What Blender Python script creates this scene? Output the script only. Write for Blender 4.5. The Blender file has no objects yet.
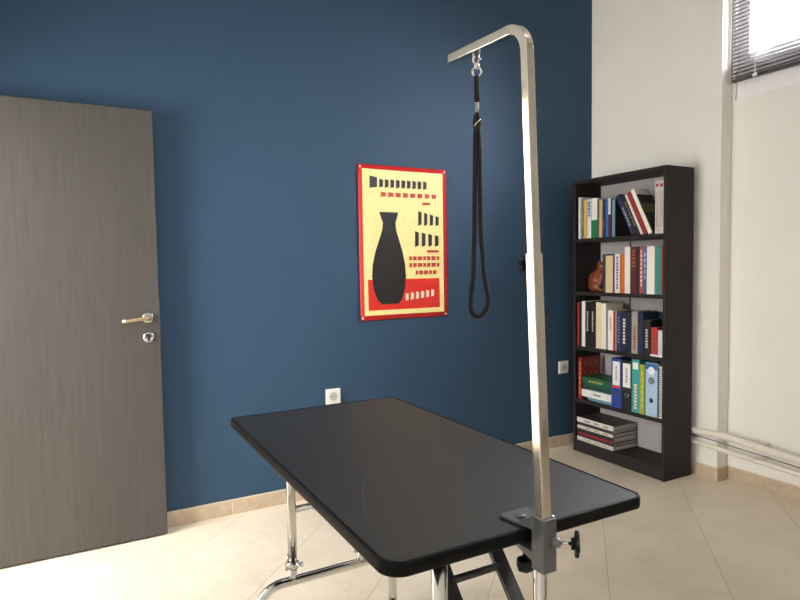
import bpy, bmesh, math, random
from mathutils import Vector, Matrix
random.seed(7)
SC = bpy.context.scene
COL = SC.collection
PI = math.pi
H_CAM = 1.22

# ------------------------------------------------------------------ materials
def srgb(r, g, b):
    def f(c):
        c /= 255.0
        return c / 12.92 if c <= 0.04045 else ((c + 0.055) / 1.055) ** 2.4
    return (f(r), f(g), f(b), 1.0)

def new_mat(name):
    m = bpy.data.materials.new(name)
    m.use_nodes = True
    nt = m.node_tree
    b = nt.nodes['Principled BSDF']
    return m, nt, b

def N(nt, kind, **kw):
    n = nt.nodes.new(kind)
    for k, v in kw.items():
        setattr(n, k, v)
    return n

def coords(nt, scale=(1, 1, 1), rot=(0, 0, 0), loc=(0, 0, 0)):
    tc = N(nt, 'ShaderNodeTexCoord')
    mp = N(nt, 'ShaderNodeMapping')
    mp.inputs['Scale'].default_value = scale
    mp.inputs['Rotation'].default_value = rot
    mp.inputs['Location'].default_value = loc
    nt.links.new(tc.outputs['Object'], mp.inputs['Vector'])
    return mp.outputs['Vector']

def noise(nt, vec, scale, detail=3, rough=0.55):
    n = N(nt, 'ShaderNodeTexNoise')
    n.inputs['Scale'].default_value = scale
    n.inputs['Detail'].default_value = detail
    n.inputs['Roughness'].default_value = rough
    nt.links.new(vec, n.inputs['Vector'])
    return n.outputs['Fac']

def ramp(nt, fac, stops):
    r = N(nt, 'ShaderNodeValToRGB')
    e = r.color_ramp.elements
    while len(e) < len(stops):
        e.new(0.5)
    for i, (p, c) in enumerate(stops):
        e[i].position = p
        e[i].color = c
    nt.links.new(fac, r.inputs['Fac'])
    return r.outputs['Color']

def math_node(nt, op, a, b=None, c=None):
    n = N(nt, 'ShaderNodeMath', operation=op)
    for i, v in enumerate((a, b, c)):
        if v is None:
            continue
        if isinstance(v, (int, float)):
            n.inputs[i].default_value = v
        else:
            nt.links.new(v, n.inputs[i])
    return n.outputs[0]

def mix(nt, fac, a, b):
    n = N(nt, 'ShaderNodeMix', data_type='RGBA')
    if isinstance(fac, (int, float)):
        n.inputs[0].default_value = fac
    else:
        nt.links.new(fac, n.inputs[0])
    for i, v in ((6, a), (7, b)):
        if isinstance(v, tuple):
            n.inputs[i].default_value = v
        else:
            nt.links.new(v, n.inputs[i])
    return n.outputs[2]

def bump(nt, b, height, strength, dist=0.002):
    n = N(nt, 'ShaderNodeBump')
    n.inputs['Strength'].default_value = strength
    n.inputs['Distance'].default_value = dist
    nt.links.new(height, n.inputs['Height'])
    nt.links.new(n.outputs['Normal'], b.inputs['Normal'])

def shade(c, k):
    return (min(c[0] * k, 1), min(c[1] * k, 1), min(c[2] * k, 1), 1.0)

def plain(name, col, rough=0.5, metal=0.0, var=0.08, nscale=30.0, spec=None, bmp=0.0):
    """a slightly mottled procedural surface"""
    m, nt, b = new_mat(name)
    v = coords(nt)
    f = noise(nt, v, nscale)
    c = ramp(nt, f, [(0.3, shade(col, 1 - var)), (0.7, shade(col, 1 + var))])
    nt.links.new(c, b.inputs['Base Color'])
    b.inputs['Roughness'].default_value = rough
    b.inputs['Metallic'].default_value = metal
    if spec is not None:
        b.inputs['Specular IOR Level'].default_value = spec
    if bmp:
        bump(nt, b, f, bmp)
    return m

M = {}
M['blue_wall'] = plain('blue_paint', srgb(50, 77, 103), 0.62, var=0.03, nscale=6, spec=0.3)
M['white_wall'] = plain('white_paint', srgb(240, 237, 231), 0.75, var=0.015, nscale=5, spec=0.3)
M['ceiling'] = plain('ceiling_paint', srgb(232, 230, 224), 0.85, var=0.01)
M['pipe'] = plain('pipe_paint', srgb(232, 225, 212), 0.45, var=0.02)
M['black_wood'] = plain('black_brown_veneer', srgb(43, 38, 38), 0.55, var=0.12, nscale=14, spec=0.22)
M['back_board'] = plain('grey_hardboard', srgb(172, 167, 168), 0.7, var=0.03)
M['black_plastic'] = plain('black_plastic', srgb(17, 17, 18), 0.42, spec=0.25)
M['chrome'] = plain('chrome', srgb(214, 212, 208), 0.13, 1.0, var=0.02)
M['steel'] = plain('satin_steel_tube', srgb(222, 216, 206), 0.13, 1.0, var=0.03, nscale=60)
M['cast'] = plain('grey_cast_metal', srgb(112, 114, 117), 0.42, 0.6, var=0.05, nscale=70)
M['grey_bar'] = plain('dark_grey_enamel', srgb(52, 52, 53), 0.45, 0.0, var=0.04)
M['nylon'] = plain('black_nylon', srgb(16, 16, 18), 0.8, var=0.2, nscale=300, bmp=0.4)
M['outlet'] = plain('white_plastic', srgb(238, 236, 230), 0.35, var=0.01)
M['hole'] = plain('dark_socket_hole', srgb(40, 40, 42), 0.6)
M['brass_nickel'] = plain('warm_nickel', srgb(208, 190, 160), 0.24, 1.0, var=0.03)
M['nickel'] = plain('nickel', srgb(200, 198, 194), 0.22, 1.0, var=0.03)
M['blind'] = plain('grey_blind_enamel', srgb(74, 70, 78), 0.5, var=0.03, spec=0.3)
M['frame_white'] = plain('white_window_frame', srgb(246, 244, 246), 0.4, var=0.01)
M['carved'] = plain('carved_brown_wood', srgb(120, 58, 30), 0.38, var=0.25, nscale=22)
M['pages'] = plain('book_pages', srgb(226, 216, 194), 0.85, var=0.06, nscale=120)
M['white_card'] = plain('white_card', srgb(232, 230, 224), 0.6, var=0.02)
M['lamp_body'] = plain('white_lamp_enamel', srgb(235, 235, 232), 0.4, var=0.01)
M['ground'] = plain('outside_ground', srgb(150, 148, 140), 0.9)

# floor: cream porcelain laid on the diagonal
def floor_mat():
    m, nt, b = new_mat('cream_diagonal_tile')
    tc = N(nt, 'ShaderNodeTexCoord')
    sep = N(nt, 'ShaderNodeSeparateXYZ')
    nt.links.new(tc.outputs['Object'], sep.inputs[0])
    P = 0.605
    dm = math_node(nt, 'SUBTRACT', sep.outputs[0], sep.outputs[1])
    sm = math_node(nt, 'ADD', sep.outputs[0], sep.outputs[1])
    u = math_node(nt, 'DIVIDE', math_node(nt, 'SUBTRACT', dm, 0.06 - P * 20), P)
    v = math_node(nt, 'DIVIDE', math_node(nt, 'SUBTRACT', sm, -2.06 - P * 20), P)
    def line(t, w):
        fr = math_node(nt, 'FRACT', t)
        d = math_node(nt, 'ABSOLUTE', math_node(nt, 'SUBTRACT', fr, 0.5))
        return math_node(nt, 'GREATER_THAN', d, 0.5 - w / 2)
    lu = line(u, 0.007)
    lv = math_node(nt, 'MULTIPLY', line(v, 0.004), 0.35)
    g = math_node(nt, 'MAXIMUM', lu, lv)
    # per tile random offset of the veining
    fu = math_node(nt, 'FLOOR', u)
    fv = math_node(nt, 'FLOOR', v)
    cmb = N(nt, 'ShaderNodeCombineXYZ')
    nt.links.new(fu, cmb.inputs[0]); nt.links.new(fv, cmb.inputs[1])
    wn = N(nt, 'ShaderNodeTexWhiteNoise', noise_dimensions='3D')
    nt.links.new(cmb.outputs[0], wn.inputs['Vector'])
    off = N(nt, 'ShaderNodeVectorMath', operation='MULTIPLY_ADD')
    nt.links.new(wn.outputs['Color'], off.inputs[0])
    off.inputs[1].default_value = (7, 7, 7)
    nt.links.new(tc.outputs['Object'], off.inputs[2])
    n1 = noise(nt, off.outputs[0], 3.2, 5, 0.6)
    base = ramp(nt, n1, [(0.3, srgb(218, 204, 182)), (0.5, srgb(226, 213, 193)), (0.72, srgb(231, 220, 202))])
    # thin veins: narrow band of a distorted noise
    n2 = noise(nt, off.outputs[0], 2.1, 4, 0.6)
    vein = math_node(nt, 'LESS_THAN', math_node(nt, 'ABSOLUTE', math_node(nt, 'SUBTRACT', n2, 0.5)), 0.006)
    col = mix(nt, math_node(nt, 'MULTIPLY', vein, 0.10), base, srgb(176, 150, 122))
    col = mix(nt, math_node(nt, 'MULTIPLY', g, 0.5), col, srgb(128, 110, 90))
    nt.links.new(col, b.inputs['Base Color'])
    b.inputs['Roughness'].default_value = 0.42
    b.inputs['Specular IOR Level'].default_value = 0.4
    return m
M['floor'] = floor_mat()

def skirting_mat(axis, shift):
    m, nt, b = new_mat('tan_tile_skirting')
    tc = N(nt, 'ShaderNodeTexCoord')
    sep = N(nt, 'ShaderNodeSeparateXYZ')
    nt.links.new(tc.outputs['Object'], sep.inputs[0])
    t = math_node(nt, 'DIVIDE', math_node(nt, 'ADD', sep.outputs[axis], shift), 0.43)
    fr = math_node(nt, 'FRACT', t)
    g = math_node(nt, 'LESS_THAN', fr, 0.009)
    n1 = noise(nt, tc.outputs['Object'], 26, 5, 0.65)
    base = ramp(nt, n1, [(0.3, srgb(186, 164, 140)), (0.7, srgb(206, 187, 163))])
    top = math_node(nt, 'GREATER_THAN', sep.outputs[2], 0.0715)
    g = math_node(nt, 'MAXIMUM', g, top)
    col = mix(nt, g, base, srgb(226, 214, 196))
    nt.links.new(col, b.inputs['Base Color'])
    b.inputs['Roughness'].default_value = 0.5
    return m
M['skirt_x'] = skirting_mat(0, 2.45 + 43)
M['skirt_y'] = skirting_mat(1, 0.5 + 43)

def door_mat():
    m, nt, b = new_mat('grey_brown_wood_grain')
    v = coords(nt, scale=(34, 34, 1.1))
    d = coords(nt, scale=(2.2, 2.2, 0.5))
    n0 = noise(nt, d, 1.6, 3)
    n1 = noise(nt, v, 3.0, 5, 0.7)
    w = N(nt, 'ShaderNodeTexWave', wave_type='BANDS', bands_direction='X')
    w.inputs['Scale'].default_value = 9
    w.inputs['Distortion'].default_value = 9
    w.inputs['Detail'].default_value = 3
    w.inputs['Detail Scale'].default_value = 0.6
    nt.links.new(coords(nt, scale=(1, 1, 0.16)), w.inputs['Vector'])
    f = math_node(nt, 'ADD', math_node(nt, 'MULTIPLY', n1, 0.75), math_node(nt, 'MULTIPLY', w.outputs['Fac'], 0.05))
    f = math_node(nt, 'ADD', f, math_node(nt, 'MULTIPLY', n0, 0.3))
    c = ramp(nt, f, [(0.25, srgb(61, 59, 57)), (0.5, srgb(72, 69, 66)), (0.75, srgb(81, 78, 74))])
    nt.links.new(c, b.inputs['Base Color'])
    b.inputs['Roughness'].default_value = 0.5
    b.inputs['Specular IOR Level'].default_value = 0.35
    bump(nt, b, n1, 0.25, 0.001)
    return m
M['door'] = door_mat()

def mat_top():
    m, nt, b = new_mat('black_ribbed_rubber_mat')
    tc = N(nt, 'ShaderNodeTexCoord')
    n1 = noise(nt, tc.outputs['Object'], 500, 2)
    n0 = noise(nt, tc.outputs['Object'], 5, 4)
    base = ramp(nt, n1, [(0.35, srgb(17, 17, 19)), (0.62, srgb(26, 26, 28)), (0.8, srgb(44, 44, 48))])
    base = mix(nt, math_node(nt, 'MULTIPLY', n0, 0.3), base, srgb(32, 29, 29))
    # a pale curved scuff and a few dust specks
    sep = N(nt, 'ShaderNodeSeparateXYZ')
    nt.links.new(tc.outputs['Object'], sep.inputs[0])
    dx = math_node(nt, 'SUBTRACT', sep.outputs[0], 0.45)
    dy = math_node(nt, 'SUBTRACT', sep.outputs[1], -0.56)
    r = math_node(nt, 'SQRT', math_node(nt, 'ADD', math_node(nt, 'MULTIPLY', dx, dx), math_node(nt, 'MULTIPLY', dy, dy)))
    on = math_node(nt, 'LESS_THAN', math_node(nt, 'ABSOLUTE', math_node(nt, 'SUBTRACT', r, 0.7198)), 0.0022)
    on = math_node(nt, 'MULTIPLY', on, math_node(nt, 'LESS_THAN', sep.outputs[0], -0.05))
    on = math_node(nt, 'MULTIPLY', on, math_node(nt, 'LESS_THAN', math_node(nt, 'ABSOLUTE', math_node(nt, 'SUBTRACT', dy, 0.35)), 0.175))
    base = mix(nt, math_node(nt, 'MULTIPLY', on, 0.10), base, srgb(150, 140, 135))
    vo = N(nt, 'ShaderNodeTexVoronoi')
    vo.inputs['Scale'].default_value = 11
    nt.links.new(tc.outputs['Object'], vo.inputs['Vector'])
    speck = math_node(nt, 'LESS_THAN', vo.outputs['Distance'], 0.018)
    base = mix(nt, math_node(nt, 'MULTIPLY', speck, 0.35), base, srgb(150, 145, 140))
    nt.links.new(base, b.inputs['Base Color'])
    b.inputs['Roughness'].default_value = 0.5
    b.inputs['Specular IOR Level'].default_value = 0.85
    # fine ribs with a grain across them
    w = N(nt, 'ShaderNodeTexWave', wave_type='BANDS', bands_direction='Y')
    w.inputs['Scale'].default_value = 60
    w.inputs['Distortion'].default_value = 0.6
    nt.links.new(tc.outputs['Object'], w.inputs['Vector'])
    h = math_node(nt, 'ADD', w.outputs['Fac'], math_node(nt, 'MULTIPLY', n1, 0.7))
    bump(nt, b, h, 0.35, 0.001)
    return m
M['mat_top'] = mat_top()
M['rubber_edge'] = plain('black_rubber_edge', srgb(14, 14, 15), 0.5, var=0.1, spec=0.12)

def glass_mat():
    m, nt, b = new_mat('window_glass')
    out = nt.nodes['Material Output']
    tr = N(nt, 'ShaderNodeBsdfTransparent')
    gl = N(nt, 'ShaderNodeBsdfGlossy')
    gl.inputs['Roughness'].default_value = 0.02
    mx = N(nt, 'ShaderNodeMixShader')
    mx.inputs[0].default_value = 0.06
    nt.links.new(tr.outputs[0], mx.inputs[1]); nt.links.new(gl.outputs[0], mx.inputs[2])
    nt.links.new(mx.outputs[0], out.inputs['Surface'])
    return m
M['glass'] = glass_mat()

def emit_mat(name, col, s):
    m, nt, b = new_mat(name)
    b.inputs['Base Color'].default_value = col
    b.inputs['Emission Color'].default_value = col
    b.inputs['Emission Strength'].default_value = s
    return m
M['tube_light'] = emit_mat('lit_lamp_diffuser', srgb(255, 251, 245), 5.0)

_cc = {}
def colour(r, g, b, rough=0.5):
    k = (r, g, b, rough)
    if k not in _cc:
        _cc[k] = plain('printed_card_%d_%d_%d' % (r, g, b), srgb(r, g, b), rough, var=0.07, nscale=60)
    return _cc[k]

# ------------------------------------------------------------------ mesh helpers
def bm_new():
    return bmesh.new()

def add_box(bm, x0, x1, y0, y1, z0, z1, mi=0):
    vs = [bm.verts.new((x, y, z)) for z in (z0, z1) for y in (y0, y1) for x in (x0, x1)]
    for f in ((0, 2, 3, 1), (4, 5, 7, 6), (0, 1, 5, 4), (2, 6, 7, 3), (0, 4, 6, 2), (1, 3, 7, 5)):
        fc = bm.faces.new([vs[i] for i in f]); fc.material_index = mi

def frame_axes(t, up):
    t = t.normalized()
    u = up - t * up.dot(t)
    if u.length < 1e-6:
        u = Vector((1, 0, 0)) - t * t.x
    u.normalize()
    return u, t.cross(u).normalized()

def add_sweep(bm, pts, prof, up=Vector((0, 0, 1)), closed=False, mi=0, smooth=True):
    """sweep a closed 2D profile [(a,b)] along pts; a runs along 'up', b across it"""
    pts = [Vector(p) for p in pts]
    n = len(pts)
    rings = []
    u_prev = None
    for i, p in enumerate(pts):
        if closed:
            t = pts[(i + 1) % n] - pts[i - 1]
        else:
            t = pts[min(i + 1, n - 1)] - pts[max(i - 1, 0)]
        u, w = frame_axes(t, up if u_prev is None else u_prev)
        u_prev = u
        # miter correction is negligible with dense bends
        rings.append([bm.verts.new(p + u * a + w * b) for a, b in prof])
    k = len(prof)
    rng = range(n) if closed else range(n - 1)
    for i in rng:
        A, B = rings[i], rings[(i + 1) % n]
        for j in range(k):
            f = bm.faces.new((A[j], A[(j + 1) % k], B[(j + 1) % k], B[j]))
            f.smooth = smooth; f.material_index = mi
    if not closed:
        f = bm.faces.new(rings[0][::-1]); f.material_index = mi
        f = bm.faces.new(rings[-1]); f.material_index = mi

def circ(r, n=16, ra=None):
    return [(r * math.cos(2 * PI * i / n), (ra or r) * math.sin(2 * PI * i / n)) for i in range(n)]

def sqprof(s, c=0.0018, seg=3):
    h = s / 2
    out = []
    for cx, cy, a0 in ((h - c, h - c, 0), (-h + c, h - c, 90), (-h + c, -h + c, 180), (h - c, -h + c, 270)):
        for k in range(seg + 1):
            a = math.radians(a0 + 90 * k / seg)
            out.append((cx + c * math.cos(a), cy + c * math.sin(a)))
    return out

def add_lathe(bm, prof, origin, axis, n=24, mi=0, smooth=True):
    """prof: [(radius, along)]"""
    axis = Vector(axis).normalized()
    u, w = frame_axes(axis, Vector((0, 0, 1)) if abs(axis.z) < 0.9 else Vector((1, 0, 0)))
    o = Vector(origin)
    rings = []
    for r, h in prof:
        rings.append([bm.verts.new(o + axis * h + (u * math.cos(2 * PI * i / n) + w * math.sin(2 * PI * i / n)) * max(r, 1e-5)) for i in range(n)])
    for A, B in zip(rings, rings[1:]):
        for j in range(n):
            f = bm.faces.new((A[j], A[(j + 1) % n], B[(j + 1) % n], B[j]))
            f.smooth = smooth; f.material_index = mi
    f = bm.faces.new(rings[0][::-1]); f.material_index = mi
    f = bm.faces.new(rings[-1]); f.material_index = mi

def add_prism(bm, poly, z0, z1, mi=0, axes='xy'):
    """extrude a polygon; axes names the plane of the polygon, z0..z1 along the third axis"""
    def P(a, b, c):
        return {'xy': (a, b, c), 'xz': (a, c, b), 'yz': (c, a, b)}[axes]
    lo = [bm.verts.new(P(a, b, z0)) for a, b in poly]
    hi = [bm.verts.new(P(a, b, z1)) for a, b in poly]
    n = len(poly)
    for fv in (lo[::-1], hi):
        f = bm.faces.new(fv); f.material_index = mi
    for j in range(n):
        f = bm.faces.new((lo[j], lo[(j + 1) % n], hi[(j + 1) % n], hi[j])); f.material_index = mi

def rrect(w, l, r, seg=8):
    out = []
    ra, rb, rc, rd = r if isinstance(r, tuple) else (r, r, r, r)
    for cx, cy, a0, r in ((w - ra, l - ra, 0, ra), (-w + rb, l - rb, 90, rb), (-w + rc, -l + rc, 180, rc), (w - rd, -l + rd, 270, rd)):
        for k in range(seg + 1):
            a = math.radians(a0 + 90 * k / seg)
            out.append((cx + r * math.cos(a), cy + r * math.sin(a)))
    return out

def arc_pts(c, r, a0, a1, n, e1, e2):
    c = Vector(c); e1 = Vector(e1); e2 = Vector(e2)
    return [c + (e1 * math.cos(math.radians(a0 + (a1 - a0) * k / n)) + e2 * math.sin(math.radians(a0 + (a1 - a0) * k / n))) * r for k in range(n + 1)]

def obj(name, bm, mats, parent=None, bevel=0.0, seg=2, loc=None):
    bmesh.ops.recalc_face_normals(bm, faces=bm.faces)
    me = bpy.data.meshes.new(name)
    bm.to_mesh(me); bm.free()
    for m in (mats if isinstance(mats, (list, tuple)) else [mats]):
        me.materials.append(m)
    o = bpy.data.objects.new(name, me)
    COL.objects.link(o)
    if parent:
        o.parent = parent
    if loc:
        o.location = loc
    if bevel:
        md = o.modifiers.new('bevel', 'BEVEL')
        md.width = bevel; md.segments = seg; md.limit_method = 'ANGLE'; md.angle_limit = math.radians(40)
    return o

def tag(o, label, cat, group=None):
    o['label'] = label; o['category'] = cat
    if group:
        o['group'] = group
    return o

def thing(name, label, cat, loc=(0, 0, 0), group=None, rot=(0, 0, 0)):
    o = bpy.data.objects.new(name, None)
    o.empty_display_size = 0.05
    COL.objects.link(o)
    o.location = loc; o.rotation_euler = rot
    return tag(o, label, cat, group)

def struct(name, bm, m, parent=None, bevel=0.0):
    o = obj(name, bm, m, parent, bevel)
    if not parent:
        o['kind'] = 'structure'
    return o

def box_obj(name, m, parent, x0, x1, y0, y1, z0, z1, bevel=0.0):
    b = bm_new(); add_box(b, x0, x1, y0, y1, z0, z1)
    return obj(name, b, m, parent, bevel)

# ------------------------------------------------------------------ room shell
ZC = 3.05                 # ceiling
XL, XW, XP = -3.63, 0.11, 0.02     # left wall, window wall, pier face
YF = -4.6                 # wall behind the photographer
YP = -0.930               # pier edge
WT = 0.22                 # wall thickness

b = bm_new(); add_box(b, XL - WT - 1.3, XW + WT, YF - WT, WT, -0.12, 0.0)
struct('floor', b, M['floor'])
b = bm_new(); add_box(b, XL - WT - 1.3, XW + WT, YF - WT, WT, ZC, ZC + 0.12)
struct('ceiling', b, M['ceiling'])
b = bm_new(); add_box(b, XL - WT, XW + WT, 0.0, WT, 0.0, ZC)
struct('wall_back', b, M['blue_wall'])
b = bm_new(); add_box(b, XL - WT - 1.3, XW + WT, YF - WT, YF, 0.0, ZC)
struct('wall_front', b, M['white_wall'])

# right wall with two high windows and the shallow pier at the far end
WZ0, WZ1 = 2.10, 2.83
WIN = [(-2.85, -0.946)]
b = bm_new()
add_box(b, XW, XW + WT, YF, 0.0, 0.0, WZ0)
add_box(b, XW, XW + WT, YF, 0.0, WZ1, ZC)
for a, c in ((YF, WIN[0][0]), (WIN[0][1], 0.0)):
    add_box(b, XW, XW + WT, a, c, WZ0, WZ1)
struct('wall_right', b, M['white_wall'])
b = bm_new(); add_box(b, XP, XW, YP, 0.0, 0.0, ZC)
struct('wall_right_pier', b, M['white_wall'])

# left wall with the doorway of the open door
DY0, DY1, DZ = -0.955, -0.09, 1.955
b = bm_new()
add_box(b, XL - WT, XL, YF, DY0, 0.0, ZC)
add_box(b, XL - WT, XL, DY0, DY1, DZ, ZC)
add_box(b, XL - WT, XL, DY1, 0.0, 0.0, ZC)
add_box(b, XL - WT - 1.3, XL - WT - 1.2, YF, 0.0, 0.0, ZC); add_box(b, XL - WT - 1.3, XL - WT, 0.0, WT, 0.0, ZC)     # far side of the corridor
struct('wall_left', b, M['white_wall'])
b = bm_new()
for y in (DY0, DY1 - 0.035):
    add_box(b, XL - WT - 0.01, XL + 0.004, y, y + 0.035, 0.0, DZ)
add_box(b, XL - WT - 0.01, XL + 0.004, DY0, DY1, DZ - 0.035, DZ)
struct('trim_1', b, M['door'])

# skirting
b = bm_new(); add_box(b, XL, XP - 0.012, -0.012, 0.0, 0.0, 0.0735)
struct('baseboard_back', b, M['skirt_x'])
b = bm_new()
add_box(b, XP - 0.012, XP, YP - 0.012, 0.0, 0.0, 0.0735)
add_box(b, XP, XW, YP - 0.012, YP, 0.0, 0.0735)
add_box(b, XW - 0.012, XW, YF, YP - 0.012, 0.0, 0.0735)
struct('baseboard_right', b, M['skirt_y'])
b = bm_new(); add_box(b, XL, XL + 0.012, YF, DY0, 0.0, 0.0735)
struct('baseboard_left', b, M['skirt_y'])
b = bm_new(); add_box(b, XL, XW, YF, YF + 0.012, 0.0, 0.0735)
struct('baseboard_front', b, M['skirt_x'])

# windows
for i, (y0, y1) in enumerate(WIN):
    b = bm_new()
    fx0, fx1 = XW + 0.018, XW + 0.068
    fw = 0.066
    add_box(b, fx0, fx1, y0, y0 + fw, WZ0, WZ1)
    add_box(b, fx0, fx1, y1 - fw, y1, WZ0, WZ1)
    add_box(b, fx0, fx1, y0 + fw, y1 - fw, WZ0, WZ0 + 0.235)
    add_box(b, fx0, fx1, y0 + fw, y1 - fw, WZ1 - fw, WZ1)
    ym = (y0 + y1) / 2
    add_box(b, fx0, fx1, ym - 0.03, ym + 0.03, WZ0 + 0.235, WZ1 - fw)
    w = struct('window_%d' % (i + 1), b, M['frame_white'])
    for a, c in ((y0 + fw, ym - 0.03), (ym + 0.03, y1 - fw)):
        b = bm_new(); add_box(b, fx0 + 0.02, fx0 + 0.026, a - 0.004, c + 0.004, WZ0 + 0.235 - 0.004, WZ1 - fw + 0.004)
        obj('window_pane', b, M['glass'], w)

# ------------------------------------------------------------------ venetian blind
bl = thing('venetian_blind', 'grey venetian blind hanging over the high window at top right', 'blind', (XW - 0.02, -1.6, 2.190))
bY0, bY1 = -2.845 + 1.6, -0.9440 + 1.6
b = bm_new()
z = 0.026
while z < 0.63:
    # slat: slightly crowned strip, almost level
    for k, (xa, xb_, za, zb_) in enumerate(((-0.0098, 0.0, -0.0074, 0.0008), (0.0, 0.0098, 0.0008, 0.0066))):
        vs = [bm_v for bm_v in (b.verts.new((xa, bY0, z + za)), b.verts.new((xb_, bY0, z + zb_)), b.verts.new((xb_, bY1, z + zb_)), b.verts.new((xa, bY1, z + za)),
                                b.verts.new((xa, bY0, z + za + 0.0009)), b.verts.new((xb_, bY0, z + zb_ + 0.0009)), b.verts.new((xb_, bY1, z + zb_ + 0.0009)), b.verts.new((xa, bY1, z + za + 0.0009)))]
        for f in ((0, 1, 2, 3), (7, 6, 5, 4), (0, 4, 5, 1), (1, 5, 6, 2), (2, 6, 7, 3), (3, 7, 4, 0)):
            b.faces.new([vs[q] for q in f])
    z += 0.0205
obj('slats', b, M['blind'], bl)
box_obj('bottom_rail', M['blind'], bl, -0.014, 0.014, bY0, bY1, 0.0, 0.014, 0.003)
box_obj('head_rail', M['blind'], bl, -0.018, 0.018, bY0, bY1, 0.635, 0.67, 0.002)
for y in (bY1 - 0.13, bY1 - 0.64, bY0 + 0.13):
    b = bm_new()
    for x in (-0.0145, 0.0145):
        add_box(b, x - 0.0007, x + 0.0007, y - 0.0025, y + 0.0025, 0.012, 0.64)
    obj('ladder_tape', b, M['frame_white'], bl)
    box_obj('rail_clip', M['frame_white'], bl, -0.016, -0.013, y - 0.012, y + 0.012, -0.001, 0.016, 0.001)
b = bm_new(); add_box(b, -0.013, -0.008, bY1 - 0.004, bY1 - 0.0005, 0.002, 0.64)
obj('side_guide', b, plain('mauve_grey_guide', srgb(120, 100, 108), 0.5), bl)

# ------------------------------------------------------------------ heating pipes along the right wall
def pipe(name, label, r, zs):
    p = thing(name, label, 'pipe', (XP - 0.0195, -0.6, zs[0]), 'heating pipes along the right wall')
    b = bm_new()
    pts = [(0, -0.15 + 0.6, 0), (0, -0.75 + 0.6, 0), (0, -1.0 + 0.6, zs[1] - zs[0]), (0, -1.4 + 0.6, zs[2] - zs[0]), (0, -1.8 + 0.6, zs[2] - zs[0] - 0.004), (0, YF + 0.02 + 0.6, zs[2] - zs[0] - 0.01)]
    dense = []
    for a, c in zip(pts, pts[1:]):
        for k in range(6):
            dense.append(Vector(a).lerp(Vector(c), k / 6))
    dense.append(Vector(pts[-1]))
    add_sweep(b, dense, circ(r, 18))
    obj('pipe_run', b, M['pipe'], p)
    for y in (-1.16, -2.3, -3.4):
        z = (zs[1] if y > -1.2 else zs[2]) - zs[0] - (0.006 if y > -1.2 else 0.004)
        if y > -1.2:
            z = (zs[1] + (zs[2] - zs[1]) * 0.4) - zs[0]
        b = bm_new()
        add_lathe(b, [(r + 0.0005, -0.008), (r + 0.004, -0.008), (r + 0.004, 0.008), (r + 0.0005, 0.008)], (0, y + 0.6, z), (0, 1, 0), 20)
        add_box(b, r * 0.9, XW - (XP - 0.0195), y + 0.6 - 0.006, y + 0.6 + 0.006, z - 0.006, z + 0.006)
        obj('pipe_bracket', b, M['pipe'], p)
    return p
pipe('heating_pipe', 'thick cream painted pipe, upper of the two along the right wall', 0.0192, (0.258, 0.267, 0.238))
pipe('heating_pipe', 'thin cream painted pipe, lower of the two along the right wall', 0.013, (0.196, 0.186, 0.172))
b = bm_new()
pts = []
for k in range(40):
    y = -0.3 - k * 0.045
    pts.append((XP - 0.010, y, 0.2265 + (0.0 if y > -0.9 else -0.0255 * min(1, (-0.9 - y) / 0.5))))
add_sweep(b, pts, circ(0.0022, 8))
tag(obj('gap_strip', b, M['black_plastic']), 'thin dark strip added for the dark gap between the two wall pipes', 'gap_strip')  # dark strip added to draw the dark gap between the pipes

# ------------------------------------------------------------------ open door
XD, YD = -2.763, -0.092
dr = bpy.data.objects.new('door_1', None); COL.objects.link(dr)
dr.location = (XL + 0.012, YD + 0.02, 0.0); dr['kind'] = 'structure'
tag(dr, 'grey-brown wood grain door standing open in front of the blue wall', 'door')
W = XD - (XL + 0.012)
box_obj('door_leaf', M['door'], dr, 0.0, W, -0.02, 0.02, 0.008, 1.9335, 0.003)
hx, hz = W - 0.049, 1.011
# lever on the room side
lv = bm_new()
add_lathe(lv, [(0.0245, 0.0), (0.0245, 0.006), (0.021, 0.009), (0.012, 0.0095)], (hx, -0.02, hz), (0, -1, 0), 28)
lever = obj('door_handle', lv, M['nickel'], dr)
b = bm_new()
neck = [Vector((hx, -0.026 - 0.008 * k, hz)) for k in range(4)]
bend = arc_pts((hx - 0.012, -0.050, hz), 0.012, 0, 90, 6, (1, 0, 0), (0, -1, 0))
arm = [Vector((hx - 0.012 - 0.024 * k, -0.062 + 0.001 * k, hz + 0.001 - 0.0026 * k)) for k in range(1, 5)]
add_sweep(b, neck + bend + arm, circ(0.0085, 14, 0.0065))
obj('lever', b, M['brass_nickel'], lever)
b = bm_new()
add_lathe(b, [(0.0245, 0.0), (0.0245, 0.006), (0.021, 0.009), (0.013, 0.0092), (0.012, 0.0065)], (hx, -0.02, hz - 0.088), (0, -1, 0), 28)
esc = obj('lock_rosette', b, M['nickel'], dr)
b = bm_new()
add_lathe(b, [(0.0085, 0.004), (0.0085, 0.013)], (hx, -0.02, hz - 0.084), (0, -1, 0), 20)
add_box(b, hx - 0.0035, hx + 0.0035, -0.033, -0.0245, hz - 0.105, hz - 0.088)
obj('lock_cylinder', b, M['grey_bar'], esc)
b = bm_new(); add_box(b, W - 0.001, W + 0.0015, -0.0115, 0.0115, 0.88, 1.1)
lp = obj('latch_plate', b, M['nickel'], dr)
for zc in (0.25, 1.0, 1.72):
    b = bm_new(); add_lathe(b, [(0.007, -0.045), (0.007, 0.045)], (-0.004, -0.024, zc), (0, 0, 1), 14)
    obj('hinge', b, M['nickel'], dr)

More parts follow.
